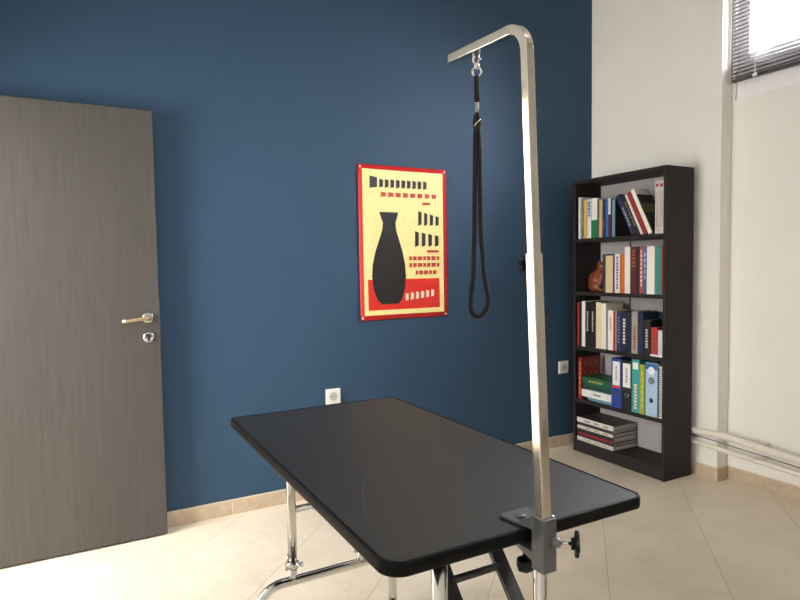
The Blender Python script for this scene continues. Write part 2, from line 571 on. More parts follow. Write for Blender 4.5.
# ------------------------------------------------------------------ wall sockets
def socket(label, x, z):
    s = thing('wall_socket', label, 'socket', (x, -0.001, z), 'wall sockets on the blue wall')
    box_obj('cover_plate', M['outlet'], s, -0.042, 0.042, -0.010, 0.0, -0.041, 0.041, 0.003)
    b = bm_new()
    add_lathe(b, [(0.0225, 0.0095), (0.0225, 0.0125), (0.0195, 0.0125), (0.0185, 0.0102)], (0, 0, 0), (0, -1, 0), 28)
    ins = obj('socket_well', b, plain('pale_grey_plastic', srgb(196, 196, 194), 0.4), s)
    b = bm_new()
    for sx in (-0.0095, 0.0095):
        add_lathe(b, [(0.0026, 0.0098), (0.0026, 0.0112)], (sx, 0, -0.001), (0, -1, 0), 12)
    obj('pin_hole', b, M['hole'], ins)
    b = bm_new()
    add_lathe(b, [(0.0022, 0.0098), (0.0022, 0.0195)], (0, 0, 0.009), (0, -1, 0), 12)
    obj('earth_pin', b, M['nickel'], ins)
    return s
socket('white wall socket low on the blue wall, behind the table edge', -1.896, 0.531)
socket('pale wall socket on the blue wall beside the bookcase', -0.243, 0.535)

# ------------------------------------------------------------------ poster (plain stand-in print)
px0, px1, pz0, pz1 = -1.725, -1.158, 0.929, 1.784
PW, PH = px1 - px0, pz1 - pz0
po = thing('poster', 'red-bordered yellow poster pinned to the blue wall', 'poster', ((px0 + px1) / 2, -0.001, pz0))
nx, nz = 10, 14
b = bm_new()
def pdepth(u, v):
    # paper stands a little off the wall, most at the left and bottom edges
    return -0.003 - 0.016 * max(0, 0.35 - u) ** 1.2 - 0.012 * max(0, 0.25 - v)
def sheet(bm, u0, u1, v0, v1, lift, nx, nz, mi=0):
    g = [[bm.verts.new(((u0 + (u1 - u0) * i / nx - 0.5) * PW, pdepth(u0 + (u1 - u0) * i / nx, v0 + (v1 - v0) * j / nz) - lift, (v0 + (v1 - v0) * j / nz) * PH)) for i in range(nx + 1)] for j in range(nz + 1)]
    for j in range(nz):
        for i in range(nx):
            f = bm.faces.new((g[j][i], g[j][i + 1], g[j + 1][i + 1], g[j + 1][i])); f.smooth = True; f.material_index = mi
red = colour(206, 34, 36, 0.35); yel = colour(246, 232, 160, 0.35)
sheet(b, 0, 1, 0, 1, 0, 12, 16)
sh = obj('paper_sheet', b, red, po)
md = sh.modifiers.new('thick', 'SOLIDIFY'); md.thickness = 0.0006; md.offset = 1
b = bm_new(); sheet(b, 0.042, 0.958, 0.030, 0.972, 0.0008, 12, 16)
obj('yellow_field', b, yel, po)
b = bm_new(); sheet(b, 0.085, 0.905, 0.062, 0.262, 0.0014, 10, 4)
rp = obj('red_panel', b, colour(222, 46, 36, 0.35), po)
# generic dark rounded form
def outline(bm, pts, lift, mi=0):
    vs = [bm.verts.new(((u - 0.5) * PW, pdepth(u, v) - lift, v * PH)) for u, v in pts]
    f = bm.faces.new(vs); f.material_index = mi
b = bm_new()
prof = [(0.20, 0.075), (0.175, 0.12), (0.17, 0.16), (0.165, 0.19), (0.155, 0.12), (0.13, 0.05), (0.085, -0.02), (0.06, -0.055)]
axis_u = 0.335
zz = [(0.10, 0.10), (0.13, 0.15), (0.20, 0.19), (0.28, 0.205), (0.36, 0.195), (0.44, 0.165), (0.52, 0.12), (0.58, 0.085), (0.63, 0.075), (0.67, 0.10), (0.70, 0.115)]
left = [(axis_u - w, v) for v, w in zz]
right = [(axis_u + w * 0.85, v) for v, w in zz]
for (l0, l1, r0, r1) in zip(left, left[1:], right, right[1:]):
    outline(b, [l0, r0, r1, l1], 0.002)
obj('dark_shape', b, colour(28, 26, 27, 0.4), po)
b = bm_new()
def bar(u0, u1, v0, v1, mi):
    h = (v1 - v0) * 0.06
    outline(b, [(u0, v0 - h), (u1, v0 + h), (u1 + 0.003, v1 - h), (u0 + 0.002, v1 + h)], 0.0024, mi)
dk, rd, cr = 0, 1, 2
bar(0.12, 0.20, 0.855, 0.925, dk)
for k in range(9):
    bar(0.225 + k * 0.062, 0.225 + k * 0.062 + 0.04, 0.86, 0.91, dk)
for k in range(8):
    bar(0.24 + k * 0.083, 0.24 + k * 0.083 + 0.055, 0.80, 0.828, rd)
bar(0.71, 0.80, 0.755, 0.772, rd)
for k in range(4):
    bar(0.66 + k * 0.068, 0.66 + k * 0.068 + 0.038, 0.62, 0.71 - 0.01 * k, dk)
    bar(0.62 + k * 0.078, 0.62 + k * 0.078 + 0.042, 0.48, 0.575 - 0.008 * k, dk)
bar(0.76, 0.90, 0.437, 0.452, rd)
for r_, (u0, v0) in enumerate(((0.55, 0.385), (0.55, 0.34), (0.62, 0.29))):
    u = u0
    for k in range(7):
        w_ = 0.03 + 0.02 * ((k * 7 + r_ * 3) % 3) / 2
        if u + w_ > 0.93: break
        bar(u, u + w_, v0, v0 + 0.026, rd); u += w_ + 0.014
for k in range(6):
    bar(0.50 + k * 0.06, 0.50 + k * 0.06 + 0.034, 0.12 + 0.004 * k, 0.165 + 0.004 * k, cr)
obj('printed_bars', b, [colour(34, 30, 34, 0.4), colour(190, 62, 52, 0.4), colour(240, 224, 190, 0.4)], po)
for u, v in ((0.022, 0.984), (0.978, 0.984), (0.022, 0.014), (0.978, 0.014)):
    b = bm_new(); add_lathe(b, [(0.0012, pdepth(u, v) + 0.0005), (0.0012, -0.001), (0.0055, -0.001), (0.0055, 0.002), (0.003, 0.0042)], ((u - 0.5) * PW, pdepth(u, v) - 0.0008, v * PH), (0, -1, 0), 12)
    obj('pin', b, M['outlet'], po)

# ------------------------------------------------------------------ bookcase
BX, BY0, BY1, BH = -0.2527, -0.107, -0.799, 1.7515
BB = -0.020                                     # back of the case
T = 0.018
bc = thing('bookcase', 'tall black-brown bookcase with five open shelves against white wall', 'bookcase', (BX, (BY0 + BY1) / 2, 0))
cx, cy = BX, (BY0 + BY1) / 2
def bbox(name, m, x0, x1, y0, y1, z0, z1, bev=0.0012, parent=None):
    b = bm_new(); add_box(b, x0 - cx, x1 - cx, min(y0, y1) - cy, max(y0, y1) - cy, z0, z1)
    return obj(name, b, m, parent or bc, bev)
bbox('side_panel', M['black_wood'], BX, BB, BY0, BY0 - T, 0, BH)
bbox('side_panel', M['black_wood'], BX, BB, BY1, BY1 + T, 0, BH)
bbox('top_panel', M['black_wood'], BX, BB, BY0 - T, BY1 + T, BH - 0.022, BH)
SH = [1.383, 1.045, 0.695, 0.350]
for z in SH:
    bbox('shelf', M['black_wood'], BX + 0.002, BB - 0.008, BY0 - T, BY1 + T, z - 0.023, z)
bbox('bottom_shelf', M['black_wood'], BX + 0.002, BB - 0.008, BY0 - T, BY1 + T, 0.054, 0.076)
bbox('plinth', M['black_wood'], BX + 0.004, BX + 0.02, BY0 - T, BY1 + T, 0, 0.054)
bbox('back_panel', M['back_board'], BB - 0.006, BB - 0.002, BY0 - T, BY1 + T, 0.03, BH - 0.01, 0)
bbox('back_joint_strip', M['black_wood'], BB - 0.010, BB - 0.006, cy + 0.081, cy + 0.089, SH[2], SH[0] - 0.023, 0)
for z in SH:
    for x in (BX + 0.035, BB - 0.05):
        b = bm_new(); add_lathe(b, [(0.0035, 0.0), (0.0035, 0.006)], (x - cx, BY0 - T - cy, z - 0.028), (0, -1, 0), 10)
        obj('shelf_pin', b, M['nickel'], bc)

# ------------------------------------------------------------------ books
def ADJ(y, xf=-0.228):
    return -0.1268 + (y - (xf + 0.246) * 0.84 + 0.1268) * 0.989

def book(name, label, cat, group, y0, y1, h, base, col, d=0.15, xf=-0.228, low=None, split=0.5, lean=0.0, title=None, side=None, adj=True):
    if adj:
        y0, y1, xf = ADJ(y0, xf), ADJ(y1, xf), -0.246
    t = abs(y0 - y1) - 0.0006
    yc = (y0 + y1) / 2
    lift = abs(math.sin(lean)) * t / 2 + 0.0004
    o = thing(name, label, cat, (xf, yc, base + lift), group, (lean, 0, 0))
    c = min(0.0022, t * 0.22)
    b = bm_new()
    hh = t / 2
    def shell(z0, z1, mi):
        add_box(b, 0, c, -hh, hh, z0, z1, mi)
        add_box(b, c, d, -hh, -hh + c, z0, z1, 1 if side else mi)
        add_box(b, c, d, hh - c, hh, z0, z1, mi)
    mats = [col] + ([side] if side else [])
    if low is not None:
        shell(0, h * split, 1); shell(h * split, h, 0); mats.append(low)
    else:
        shell(0, h, 0)
    obj('cover', b, mats, o, 0.0006, 1)
    b = bm_new(); add_box(b, c, d - 0.004, -hh + c, hh - c, 0.003, h - 0.004)
    obj('page_block', b, M['pages'], o)
    if title is not None:
        tc, z0, z1, wf, n = title
        b = bm_new()
        step = (z1 - z0) * h / n
        rr = random.Random(int(h * 1e4) + int(t * 1e5))
        for k in range(n):
            za = z0 * h + step * k
            w = hh * wf * (0.65 + 0.35 * rr.random())
            add_box(b, -0.0006, 0.0001, -w, w, za + step * 0.12, za + step * 0.82)
        obj('spine_print', b, tc, o)
    return o

WH = M['white_card']
def C(*a): return colour(*a)
G1 = 'books on the top shelf'
B1 = [
 ('a', -0.1300, -0.1470, 0.263, C(222, 222, 226), None, 0.5, None, 'tall white magazine, leftmost on the top shelf', 'magazine'),
 ('b', -0.1710, -0.1960, 0.244, C(214, 176, 92), None, 0.5, None, 'mustard yellow book on the top shelf beside the white magazine', 'book'),
 ('c', -0.2010, -0.2320, 0.242, C(212, 214, 222), C(222, 220, 222), 0.5, (C(40, 108, 168), 0.55, 0.95, 0.8, 5), 'white book with blue spine print on the top shelf', 'book'),
 ('d', -0.2360, -0.2820, 0.244, C(230, 226, 220), C(24, 120, 62), 0.45, None, 'book with white upper and green lower spine, top shelf', 'book'),
 ('e', -0.2840, -0.2980, 0.237, C(96, 88, 84), None, 0.5, None, 'thin grey-brown book between green-white book and beige book', 'book'),
 ('f', -0.3000, -0.3240, 0.231, C(206, 176, 128), None, 0.5, None, 'beige-tan slim book near the middle of the top shelf row', 'book'),
 ('g', -0.3260, -0.3510, 0.228, C(38, 44, 66), None, 0.5, (C(150, 60, 56), 0.2, 0.5, 0.6, 3), 'dark navy book left of the bright blue one, top shelf', 'book'),
 ('h', -0.3520, -0.3710, 0.227, C(24, 110, 186), None, 0.5, None, 'bright blue thin book on the top shelf', 'book'),
 ('i', -0.3718, -0.3890, 0.233, C(228, 224, 222), C(96, 34, 48), 0.58, None, 'thin book with white upper and maroon lower spine, top shelf', 'book'),
 ('j', -0.3910, -0.4000, 0.227, C(26, 34, 34), None, 0.5, None, 'thin black upright book, right of the white and maroon one', 'book'),
 ('k', -0.4010, -0.4240, 0.222, C(118, 148, 166), None, 0.5, None, 'blue-grey upright book that the leaning books rest against', 'book'),
]
for i, (n, y0, y1, h, col, low, sp, ti, lab, cat) in enumerate(B1):
    book('magazine' if cat == 'magazine' else 'book', lab, cat, G1, y0, y1, h, SH[0], col, d=0.15 + 0.01 * (i % 3), xf=-0.228 if i == 0 else -0.222, low=low, split=sp, title=ti, side=C(44, 38, 37) if n == 'k' else None)  # k's right cover is coloured dark for the shadow beside it
# leaning books: each rests on the one to its left
LEAN = -math.radians(26.5)
cs = math.cos(LEAN)
yb = -0.5485
for (wid, h, col, ti, lab) in (
    (0.0345, 0.262, C(36, 40, 72), (C(150, 160, 190), 0.2, 0.7, 0.4, 6), 'leaning navy book, leftmost of the slanted books on the top shelf'),
    (0.0325, 0.256, C(28, 28, 34), (C(120, 110, 84), 0.2, 0.85, 0.4, 7), 'leaning black book between slanted navy and white books, top shelf'),
    (0.0165, 0.262, C(232, 229, 222), None, 'thin white leaning book left of the red one, top shelf'),
    (0.0340, 0.272, C(146, 38, 34), None, 'leaning red book between two white ones on the top shelf'),
    (0.0280, 0.288, C(238, 234, 222), None, 'thick white leaning book right of the red one, top shelf'),
    (0.0110, 0.256, C(28, 28, 29), None, 'leaning black book with olive cover panel, rightmost of the slanted row')):
    # footprint along the shelf of a book of thickness t leaning by LEAN
    t = wid * cs
    o = book('book', lab, 'book', G1, t / 2, -t / 2, h, SH[0], col, d=0.125, xf=-0.246, lean=LEAN, title=ti, adj=False)
    o.location.y = ADJ(yb) - wid / 2
    if wid == 0.0110:
        box_obj('cover_panel', C(92, 92, 44), o, 0.004, 0.112, -t / 2 - 0.0004, -t / 2 + 0.0004, 0.135, 0.198)
    yb -= wid + 0.001
V = [(-0.7135, -0.7410, 0.292, 'first', 'tall grey-white volume with red square, left of two at right end'),
     (-0.7425, -0.7705, 0.290, 'second', 'tall grey-white volume with red square, against the right bookcase side')]
for y0, y1, h, q, lab in V:
    o = book('book', lab, 'book', G1, y0, y1, h, SH[0], C(200, 194, 190), d=0.155, xf=-0.228, title=(C(168, 158, 154), 0.12, 0.8, 0.55, 16))
    b = bm_new(); add_box(b, -0.0007, 0.0001, -0.008, 0.008, h * 0.88, h * 0.88 + 0.018)
    obj('red_square_mark', b, C(178, 26, 36), o)
G2 = 'books on the second shelf'
B2 = [
 (-0.3260, -0.3495, 0.234, C(52, 56, 64), None, 'dark slate book next to the carved wooden figure', None),
 (-0.3508, -0.4080, 0.225, C(214, 192, 150), None, 'thick cream-beige book, second shelf, near the carved figure', None),
 (-0.4095, -0.4205, 0.225, C(44, 46, 110), None, 'thin indigo book between cream and white books, second shelf', None),
 (-0.4215, -0.4600, 0.232, C(226, 224, 220), (C(90, 96, 120), 0.1, 0.95, 0.45, 11), 'white book with dark spine print left of orange one', None),
 (-0.4640, -0.4945, 0.230, C(206, 106, 30), None, 'orange book on the second shelf', None),
 (-0.4960, -0.5370, 0.272, C(232, 228, 218), None, 'tall white book right of the orange one, second shelf', None),
 (-0.5380, -0.5830, 0.272, C(84, 34, 36), (C(150, 80, 50), 0.55, 0.95, 0.6, 5), 'tall maroon book on the second shelf', None),
 (-0.5840, -0.6040, 0.267, C(30, 30, 34), None, 'tall black book right of the maroon one, second shelf', None),
 (-0.6050, -0.6280, 0.268, C(176, 78, 66), (C(222, 206, 190), 0.15, 0.95, 0.6, 9), 'red and cream patterned book on the second shelf', None),
 (-0.6290, -0.6530, 0.267, C(78, 98, 150), (C(170, 180, 210), 0.3, 0.9, 0.5, 5), 'blue patterned book left of the thick white one', None),
 (-0.6540, -0.7070, 0.271, C(234, 230, 218), None, 'thick white book between blue and teal books, second shelf', None),
 (-0.7100, -0.7515, 0.267, C(60, 136, 126), None, 'teal green book near the right end of second shelf', None),
 (-0.7530, -0.7660, 0.266, C(168, 30, 54), None, 'thin crimson book at the right end of second shelf', None),
]
for i, (y0, y1, h, col, ti, lab, _) in enumerate(B2):
    book('book', lab, 'book', G2, y0, y1, h, SH[1], col, d=0.15 + 0.012 * (i % 3), xf=-0.22, title=ti)

G3 = 'books on the third shelf'
B3 = [
 (-0.1275, -0.1400, 0.280, C(178, 40, 42), None, 'thin red book at the left end of third shelf'),
 (-0.1410, -0.1645, 0.280, C(34, 32, 36), None, 'black book between red and white ones, third shelf left'),
 (-0.1658, -0.1945, 0.290, C(232, 230, 224), None, 'tall white book among black ones, third shelf left'),
 (-0.1960, -0.2345, 0.286, C(24, 24, 26), (C(200, 198, 190), 0.35, 0.8, 0.35, 9), 'black book with pale spine lettering, left of the matching pair'),
 (-0.2360, -0.2825, 0.288, C(25, 25, 27), (C(200, 198, 190), 0.35, 0.8, 0.3, 9), 'black book with pale spine lettering, right of the matching pair'),
 (-0.2860, -0.3275, 0.288, C(222, 208, 176), None, 'tall cream book near the middle of third shelf'),
 (-0.3290, -0.3680, 0.282, C(228, 222, 210), None, 'tall off-white book right of cream one, third shelf'),
 (-0.3820, -0.4235, 0.244, C(230, 226, 218), (C(150, 130, 120), 0.5, 0.85, 0.3, 6), 'shorter white book left of thin red one, third shelf'),
 (-0.4250, -0.4402, 0.238, C(160, 40, 40), None, 'thin red book in the middle of third shelf'),
 (-0.4410, -0.4492, 0.237, C(196, 164, 100), None, 'very thin golden booklet beside red book, third shelf'),
 (-0.4500, -0.4840, 0.236, C(34, 44, 96), (C(110, 124, 190), 0.2, 0.9, 0.4, 9), 'royal blue book with blue spine lettering, third shelf'),
 (-0.4850, -0.5305, 0.239, C(24, 36, 58), (C(226, 224, 216), 0.2, 0.85, 0.4, 8), 'dark navy book with bold white spine lettering, third shelf'),
 (-0.5320, -0.5610, 0.241, C(28, 34, 48), None, 'plain blue-black book left of grey patterned one, third shelf'),
 (-0.5620, -0.6060, 0.247, C(160, 150, 144), (C(140, 70, 62), 0.1, 0.65, 0.4, 8), 'grey book with reddish spine lettering on third shelf'),
 (-0.6090, -0.6425, 0.242, C(30, 40, 72), None, 'navy book right of grey patterned one, third shelf'),
]
for i, (y0, y1, h, col, ti, lab) in enumerate(B3):
    book('book', lab, 'book', G3, y0, y1, h, SH[2], col, d=0.15 + 0.008 * (i % 3), xf=-0.235, title=ti)
book('book', 'short black book with white spine print at right of third shelf', 'book', G3, -0.6440, -0.6945, 0.204, SH[2], C(24, 25, 28), d=0.115, xf=-0.235, title=(C(190, 190, 186), 0.2, 0.75, 0.35, 7))
o = thing('book', 'white book lying flat under the two smallest books, third shelf', 'book', (-0.246, ADJ(-0.738, -0.235) + 0.001, SH[2] + 0.0005), G3)
b = bm_new(); add_box(b, 0.0, 0.115, -0.0405, 0.0415, 0, 0.0025); add_box(b, 0, 0.115, -0.0405, 0.0415, 0.0095, 0.012); add_box(b, 0, 0.003, -0.0405, 0.0415, 0.0025, 0.0095)
obj('cover', b, WH, o)
box_obj('page_block', M['pages'], o, 0.003, 0.113, -0.0395, 0.0405, 0.0025, 0.0095)
book('book', 'small red and green book standing on flat white book', 'book', G3, -0.6975, -0.7370, 0.152, SH[2] + 0.0128, C(186, 52, 46), d=0.11, xf=-0.233, low=None, title=(C(40, 90, 54), 0.1, 0.9, 0.25, 4))
book('book', 'small pale grey-blue book at the right end of third shelf', 'book', G3, -0.7430, -0.7770, 0.138, SH[2] + 0.0128, C(202, 206, 216), d=0.11, xf=-0.233)
o = thing('book', 'wide navy book standing at the back behind short black book', 'book', (-0.108, -0.712, SH[2] + 0.0005), G3)
box_obj('cover', C(28, 34, 58), o, 0, 0.042, -0.066, 0.066, 0, 0.242, 0.001)
box_obj('page_block', M['pages'], o, 0.003, 0.039, -0.064, 0.064, 0.242, 0.2435)

# fourth shelf: lying books, ring binders, box file
G4 = 'books and files on the fourth shelf'
o = book('book', 'tall dark red book with gilt cover standing left on fourth shelf', 'book', G4, -0.1300, -0.1580, 0.270, SH[3], C(134, 34, 30), d=0.17, xf=-0.228, title=(C(190, 120, 60), 0.1, 0.9, 0.6, 7))
b = bm_new()
for k in range(3):
    for q in range(4):
        add_lathe(b, [(0.014, 0), (0.012, 0.0006)], (0.035 + 0.048 * k, -0.0137, 0.04 + 0.063 * q), (0, -1, 0), 14)
obj('gilt_ornament', b, C(150, 88, 44), o)
zst = SH[3] + 0.0005
for (t, x0, y0, y1, col, ti, lab) in (
    (0.022, -0.214, -0.196, -0.398, C(96, 156, 170), None, 'pale teal book lying at the bottom of fourth shelf pile'),
    (0.046, -0.232, -0.1605, -0.404, C(226, 224, 220), (C(90, 110, 120), 0.35, 0.6, 0.3, 5), 'thick white book lying in the fourth shelf pile'),
    (0.030, -0.222, -0.166, -0.400, C(30, 66, 62), None, 'dark green-blue book lying under the green book'),
    (0.050, -0.228, -0.164, -0.403, C(28, 88, 56), (C(170, 150, 70), 0.3, 0.8, 0.2, 5), 'thick green book lying on top of fourth shelf pile')):
    o = thing('book', lab, 'book', (x0 - 0.014, ADJ((y0 + y1) / 2), zst), G4)
    hl = abs(y0 - y1) / 2; c = 0.0025; d = 0.165
    b = bm_new(); add_box(b, 0, c, -hl, hl, 0, t); add_box(b, c, d, -hl, hl, 0, c); add_box(b, c, d, -hl, hl, t - c, t)
    obj('cover', b, col, o, 0.0008, 1)
    box_obj('page_block', M['pages'], o, c, d - 0.003, -hl + 0.003, hl - 0.003, c, t - c)
    if ti:
        tc, a0, a1, wf, n = ti
        b = bm_new()
        for k in range(n):
            ya = -hl + 2 * hl * (a0 + (a1 - a0) * k / n)
            add_box(b, -0.0006, 0.0001, ya, ya + 2 * hl * (a1 - a0) / n * 0.7, t * 0.38, t * 0.62)
        obj('spine_print', b, tc, o)
    zst += t + 0.0008

def binder(name, label, cat, y0, y1, h, col, label_col=None, ring=True, strip=None, d=0.175):
    o = thing(name, label, cat, (-0.246, ADJ((y0 + y1) / 2), SH[3] + 0.0005), G4)
    hh = (abs(y0 - y1) - 0.001) / 2; c = 0.003
    b = bm_new(); add_box(b, 0, c, -hh, hh, 0, h); add_box(b, c, d, -hh, -hh + c, 0, h); add_box(b, c, d, hh - c, hh, 0, h)
    obj('cover', b, col, o, 0.001, 1)
    box_obj('page_block', M['white_card'], o, c + 0.004, d - 0.02, -hh + c, hh - c, 0.004, h - 0.035)
    if label_col:
        box_obj('spine_label', label_col, o, -0.0008, 0.0001, -hh * 0.72, hh * 0.72, h * 0.46, h * 0.94)
        b = bm_new()
        for k in range(6):
            add_box(b, -0.0013, -0.0007, -hh * 0.16, hh * 0.16, h * (0.56 + 0.05 * k), h * (0.59 + 0.05 * k))
        obj('label_print', b, C(110, 112, 120), o)
    if strip:
        box_obj('label_strip', strip, o, -0.0008, 0.0001, -hh * 0.72, hh * 0.72, h * 0.40, h * 0.455)
    if ring:
        b = bm_new()
        add_lathe(b, [(0.0105, 0.0002), (0.0125, 0.0012), (0.0150, 0.0012), (0.0155, 0.0002)], (0, 0, h * 0.30), (-1, 0, 0), 22)
        fr = obj('finger_ring', b, M['nickel'], o)
        b = bm_new(); add_lathe(b, [(0.0105, 0.0), (0.0105, 0.0006)], (0, 0, h * 0.30), (-1, 0, 0), 18)
        obj('finger_hole', b, M['hole'], fr)
    return o
binder('ring_binder', 'blue ring binder with white spine label on fourth shelf', 'binder', -0.4065, -0.4825, 0.300, C(38, 62, 150), WH, strip=C(214, 60, 48))
binder('ring_binder', 'black ring binder with white spine label on fourth shelf', 'binder', -0.4835, -0.5615, 0.298, C(26, 27, 30), WH)
o = book('book', 'turquoise book right of the black ring binder', 'book', G4, -0.5625, -0.6180, 0.312, SH[3], C(56, 158, 158), d=0.17, xf=-0.232, title=(C(226, 214, 190), 0.06, 0.55, 0.4, 8))
b = bm_new(); add_box(b, -0.0007, 0.0001, -0.018, 0.018, 0.255, 0.295)
obj('spine_badge', b, C(232, 232, 224), o)
book('book', 'lime green book between turquoise book and light blue box file', 'book', G4, -0.6190, -0.6545, 0.288, SH[3], C(156, 172, 66), d=0.16, xf=-0.232, title=(C(206, 198, 90), 0.1, 0.9, 0.4, 6))
o = binder('box_file', 'light blue box file on the fourth shelf', 'file', -0.6575, -0.7385, 0.306, C(168, 196, 222), None, ring=True)
box_obj('blue_top_band', C(48, 98, 160), o, -0.0009, 0.0001, -0.038, 0.038, 0.268, 0.302)
b = bm_new(); add_lathe(b, [(0.021, 0.0), (0.021, 0.0009)], (0, 0, 0.205), (-1, 0, 0), 22)
obj('grey_emblem', b, C(110, 120, 136), o)
b = bm_new(); add_lathe(b, [(0.0225, 0.0008), (0.0225, 0.0013)], (0, 0, 0.262), (-1, 0, 0), 22)
obj('white_emblem', b, C(226, 232, 238), o)
o = thing('spiral_notebook', 'white notebook with black spiral binding at the right of fourth shelf', 'notebook', (-0.244, ADJ(-0.757), SH[3] + 0.0005), G4)
box_obj('page_block', M['white_card'], o, 0.004, 0.165, -0.0125, 0.0125, 0, 0.292)
b = bm_new()
for k in range(26):
    zc = 0.012 + k * 0.0107
    add_sweep(b, arc_pts((0.004, 0.006, zc), 0.0085, 0, 342, 12, (1, 0, 0), (0, 1, 0)), circ(0.0019, 6))
obj('spiral_binding', b, M['black_plastic'], o)

# bottom shelf: pile of magazines
G5 = 'magazines piled on the bottom shelf'
zst = 0.0765
PILE = [
 (0.026, 0.000, C(190, 186, 182), 'thick pale magazine at the bottom of the pile'),
 (0.014, -0.006, C(40, 36, 38), 'dark magazine just above the lowest pale one'),
 (0.012, 0.000, C(150, 34, 38), 'thin red-spined magazine in the bottom shelf pile'),
 (0.026, -0.004, C(44, 42, 46), 'thick dark magazine above the red-spined one'),
 (0.020, 0.001, C(206, 200, 190), 'cream-spined magazine in the middle of the pile'),
 (0.020, -0.005, C(56, 52, 54), 'dark magazine second from the top of the pile'),
 (0.030, 0.002, C(214, 210, 204), 'thick pale magazine with dark cover on top of pile'),
]
for i, (t, dx, col, lab) in enumerate(PILE):
    o = thing('magazine', lab, 'magazine', (-0.243 - dx * 0.6, -0.282, zst), G5, (0, 0, (i % 3 - 1) * 0.006))
    hl = 0.151 - 0.004 * (i % 3)
    d = 0.202 - 0.006 * (i % 2)
    c = 0.0015
    b = bm_new(); add_box(b, 0, c, -hl, hl, 0, t)
    add_box(b, c, d, -hl, hl, 0, c, 1); add_box(b, c, d, -hl, hl, t - c, t, 1)
    obj('cover', b, [col, C(74, 66, 64)], o)
    b = bm_new(); add_box(b, c, d - 0.001, -hl + 0.001, hl - 0.001, c, t - c)
    obj('page_block', b, C(190, 186, 180), o)
    if i in (0, 6, 4):
        b = bm_new()
        for k in range(3):
            ya = hl * (0.25 - 0.5 * k)
            add_box(b, -0.0006, 0.0001, ya, ya + hl * 0.3, t * 0.3, t * 0.65)
        obj('spine_print', b, C(150, 136, 110) if i else C(180, 160, 110), o)
    zst += t + 0.0006

# ------------------------------------------------------------------ carved figure
def blob(bm, c, r, rot=(0, 0, 0), n=16):
    m = Matrix.Translation(c) @ Matrix.Rotation(rot[2], 4, 'Z') @ Matrix.Rotation(rot[1], 4, 'Y') @ Matrix.Rotation(rot[0], 4, 'X') @ Matrix.Diagonal((*r, 1))
    bmesh.ops.create_uvsphere(bm, u_segments=n, v_segments=n // 2 + 2, radius=1.0, matrix=m)
b = bm_new()
# crouching animal seen from its side: rounded back to the left, head bent to the right
blob(b, (0, 0.020, 0.062), (0.046, 0.050, 0.060), (math.radians(-14), 0, 0))
blob(b, (0, 0.002, 0.100), (0.038, 0.040, 0.046), (math.radians(20), 0, 0))
blob(b, (-0.004, -0.012, 0.150), (0.027, 0.028, 0.027))
blob(b, (-0.006, -0.034, 0.142), (0.017, 0.018, 0.016))
for s in (-1, 1):
    blob(b, (s * 0.036, 0.014, 0.030), (0.017, 0.036, 0.030))
    blob(b, (s * 0.032, -0.020, 0.012), (0.013, 0.026, 0.0115))
    blob(b, (s * 0.026, -0.020, 0.072), (0.012, 0.014, 0.052), (math.radians(6), 0, 0))
    blob(b, (s * 0.020, -0.006, 0.174), (0.007, 0.007, 0.010))
fg = obj('carved_figure', b, M['carved'])
md = fg.modifiers.new('fuse', 'REMESH'); md.mode = 'VOXEL'; md.voxel_size = 0.004; md.use_smooth_shade = True
md = fg.modifiers.new('smooth', 'SMOOTH'); md.factor = 0.6; md.iterations = 4
fg.location = (-0.165, -0.257, SH[1] + 0.0005); fg.scale = (1.12, 1.3, 1.08)
tag(fg, 'brown carved wooden crouching animal figure beside books on second shelf', 'figurine')

# ------------------------------------------------------------------ grooming table
TX, TY, TZ, TW, TL = -2.3675, -1.5983, 0.7392, 0.3010, 0.5635
TTH = 0.026
gt = thing('grooming_table', 'black-topped folding grooming table with chrome legs', 'table', (TX, TY, 0))
# core board with a matted top set in a rubber edge
b = bm_new()
add_prism(b, rrect(TW - 0.007, TL - 0.007, (0.027, 0.015, 0.035, 0.019), 10), TZ - 0.010, TZ)
tt = obj('tabletop', b, M['mat_top'], gt)
b = bm_new()
CR = (0.034, 0.022, 0.042, 0.026)      # corner radii: far right, far left, near left, near right
outer = rrect(TW, TL, CR, 12)
prof = [(0.0, -TTH), (0.0, 0.0)]
rings = []
n = len(outer)
def inset(k):
    return rrect(TW - k, TL - k, tuple(c - k for c in CR), 12)
for k, z in ((0.006, TZ - TTH), (0.0015, TZ - TTH + 0.002), (0, TZ - TTH + 0.006), (0, TZ - 0.005), (0.0015, TZ - 0.0005), (0.0035, TZ + 0.0012), (0.007, TZ + 0.0012), (0.0085, TZ - 0.0005), (0.0085, TZ - 0.006)):
    rings.append([b.verts.new((x, y, z)) for x, y in inset(k)])
for A, Bq in zip(rings, rings[1:]):
    for j in range(n):
        f = b.faces.new((A[j], A[(j + 1) % n], Bq[(j + 1) % n], Bq[j])); f.smooth = True
b.faces.new(rings[0][::-1])
obj('edge_band', b, M['rubber_edge'], gt)

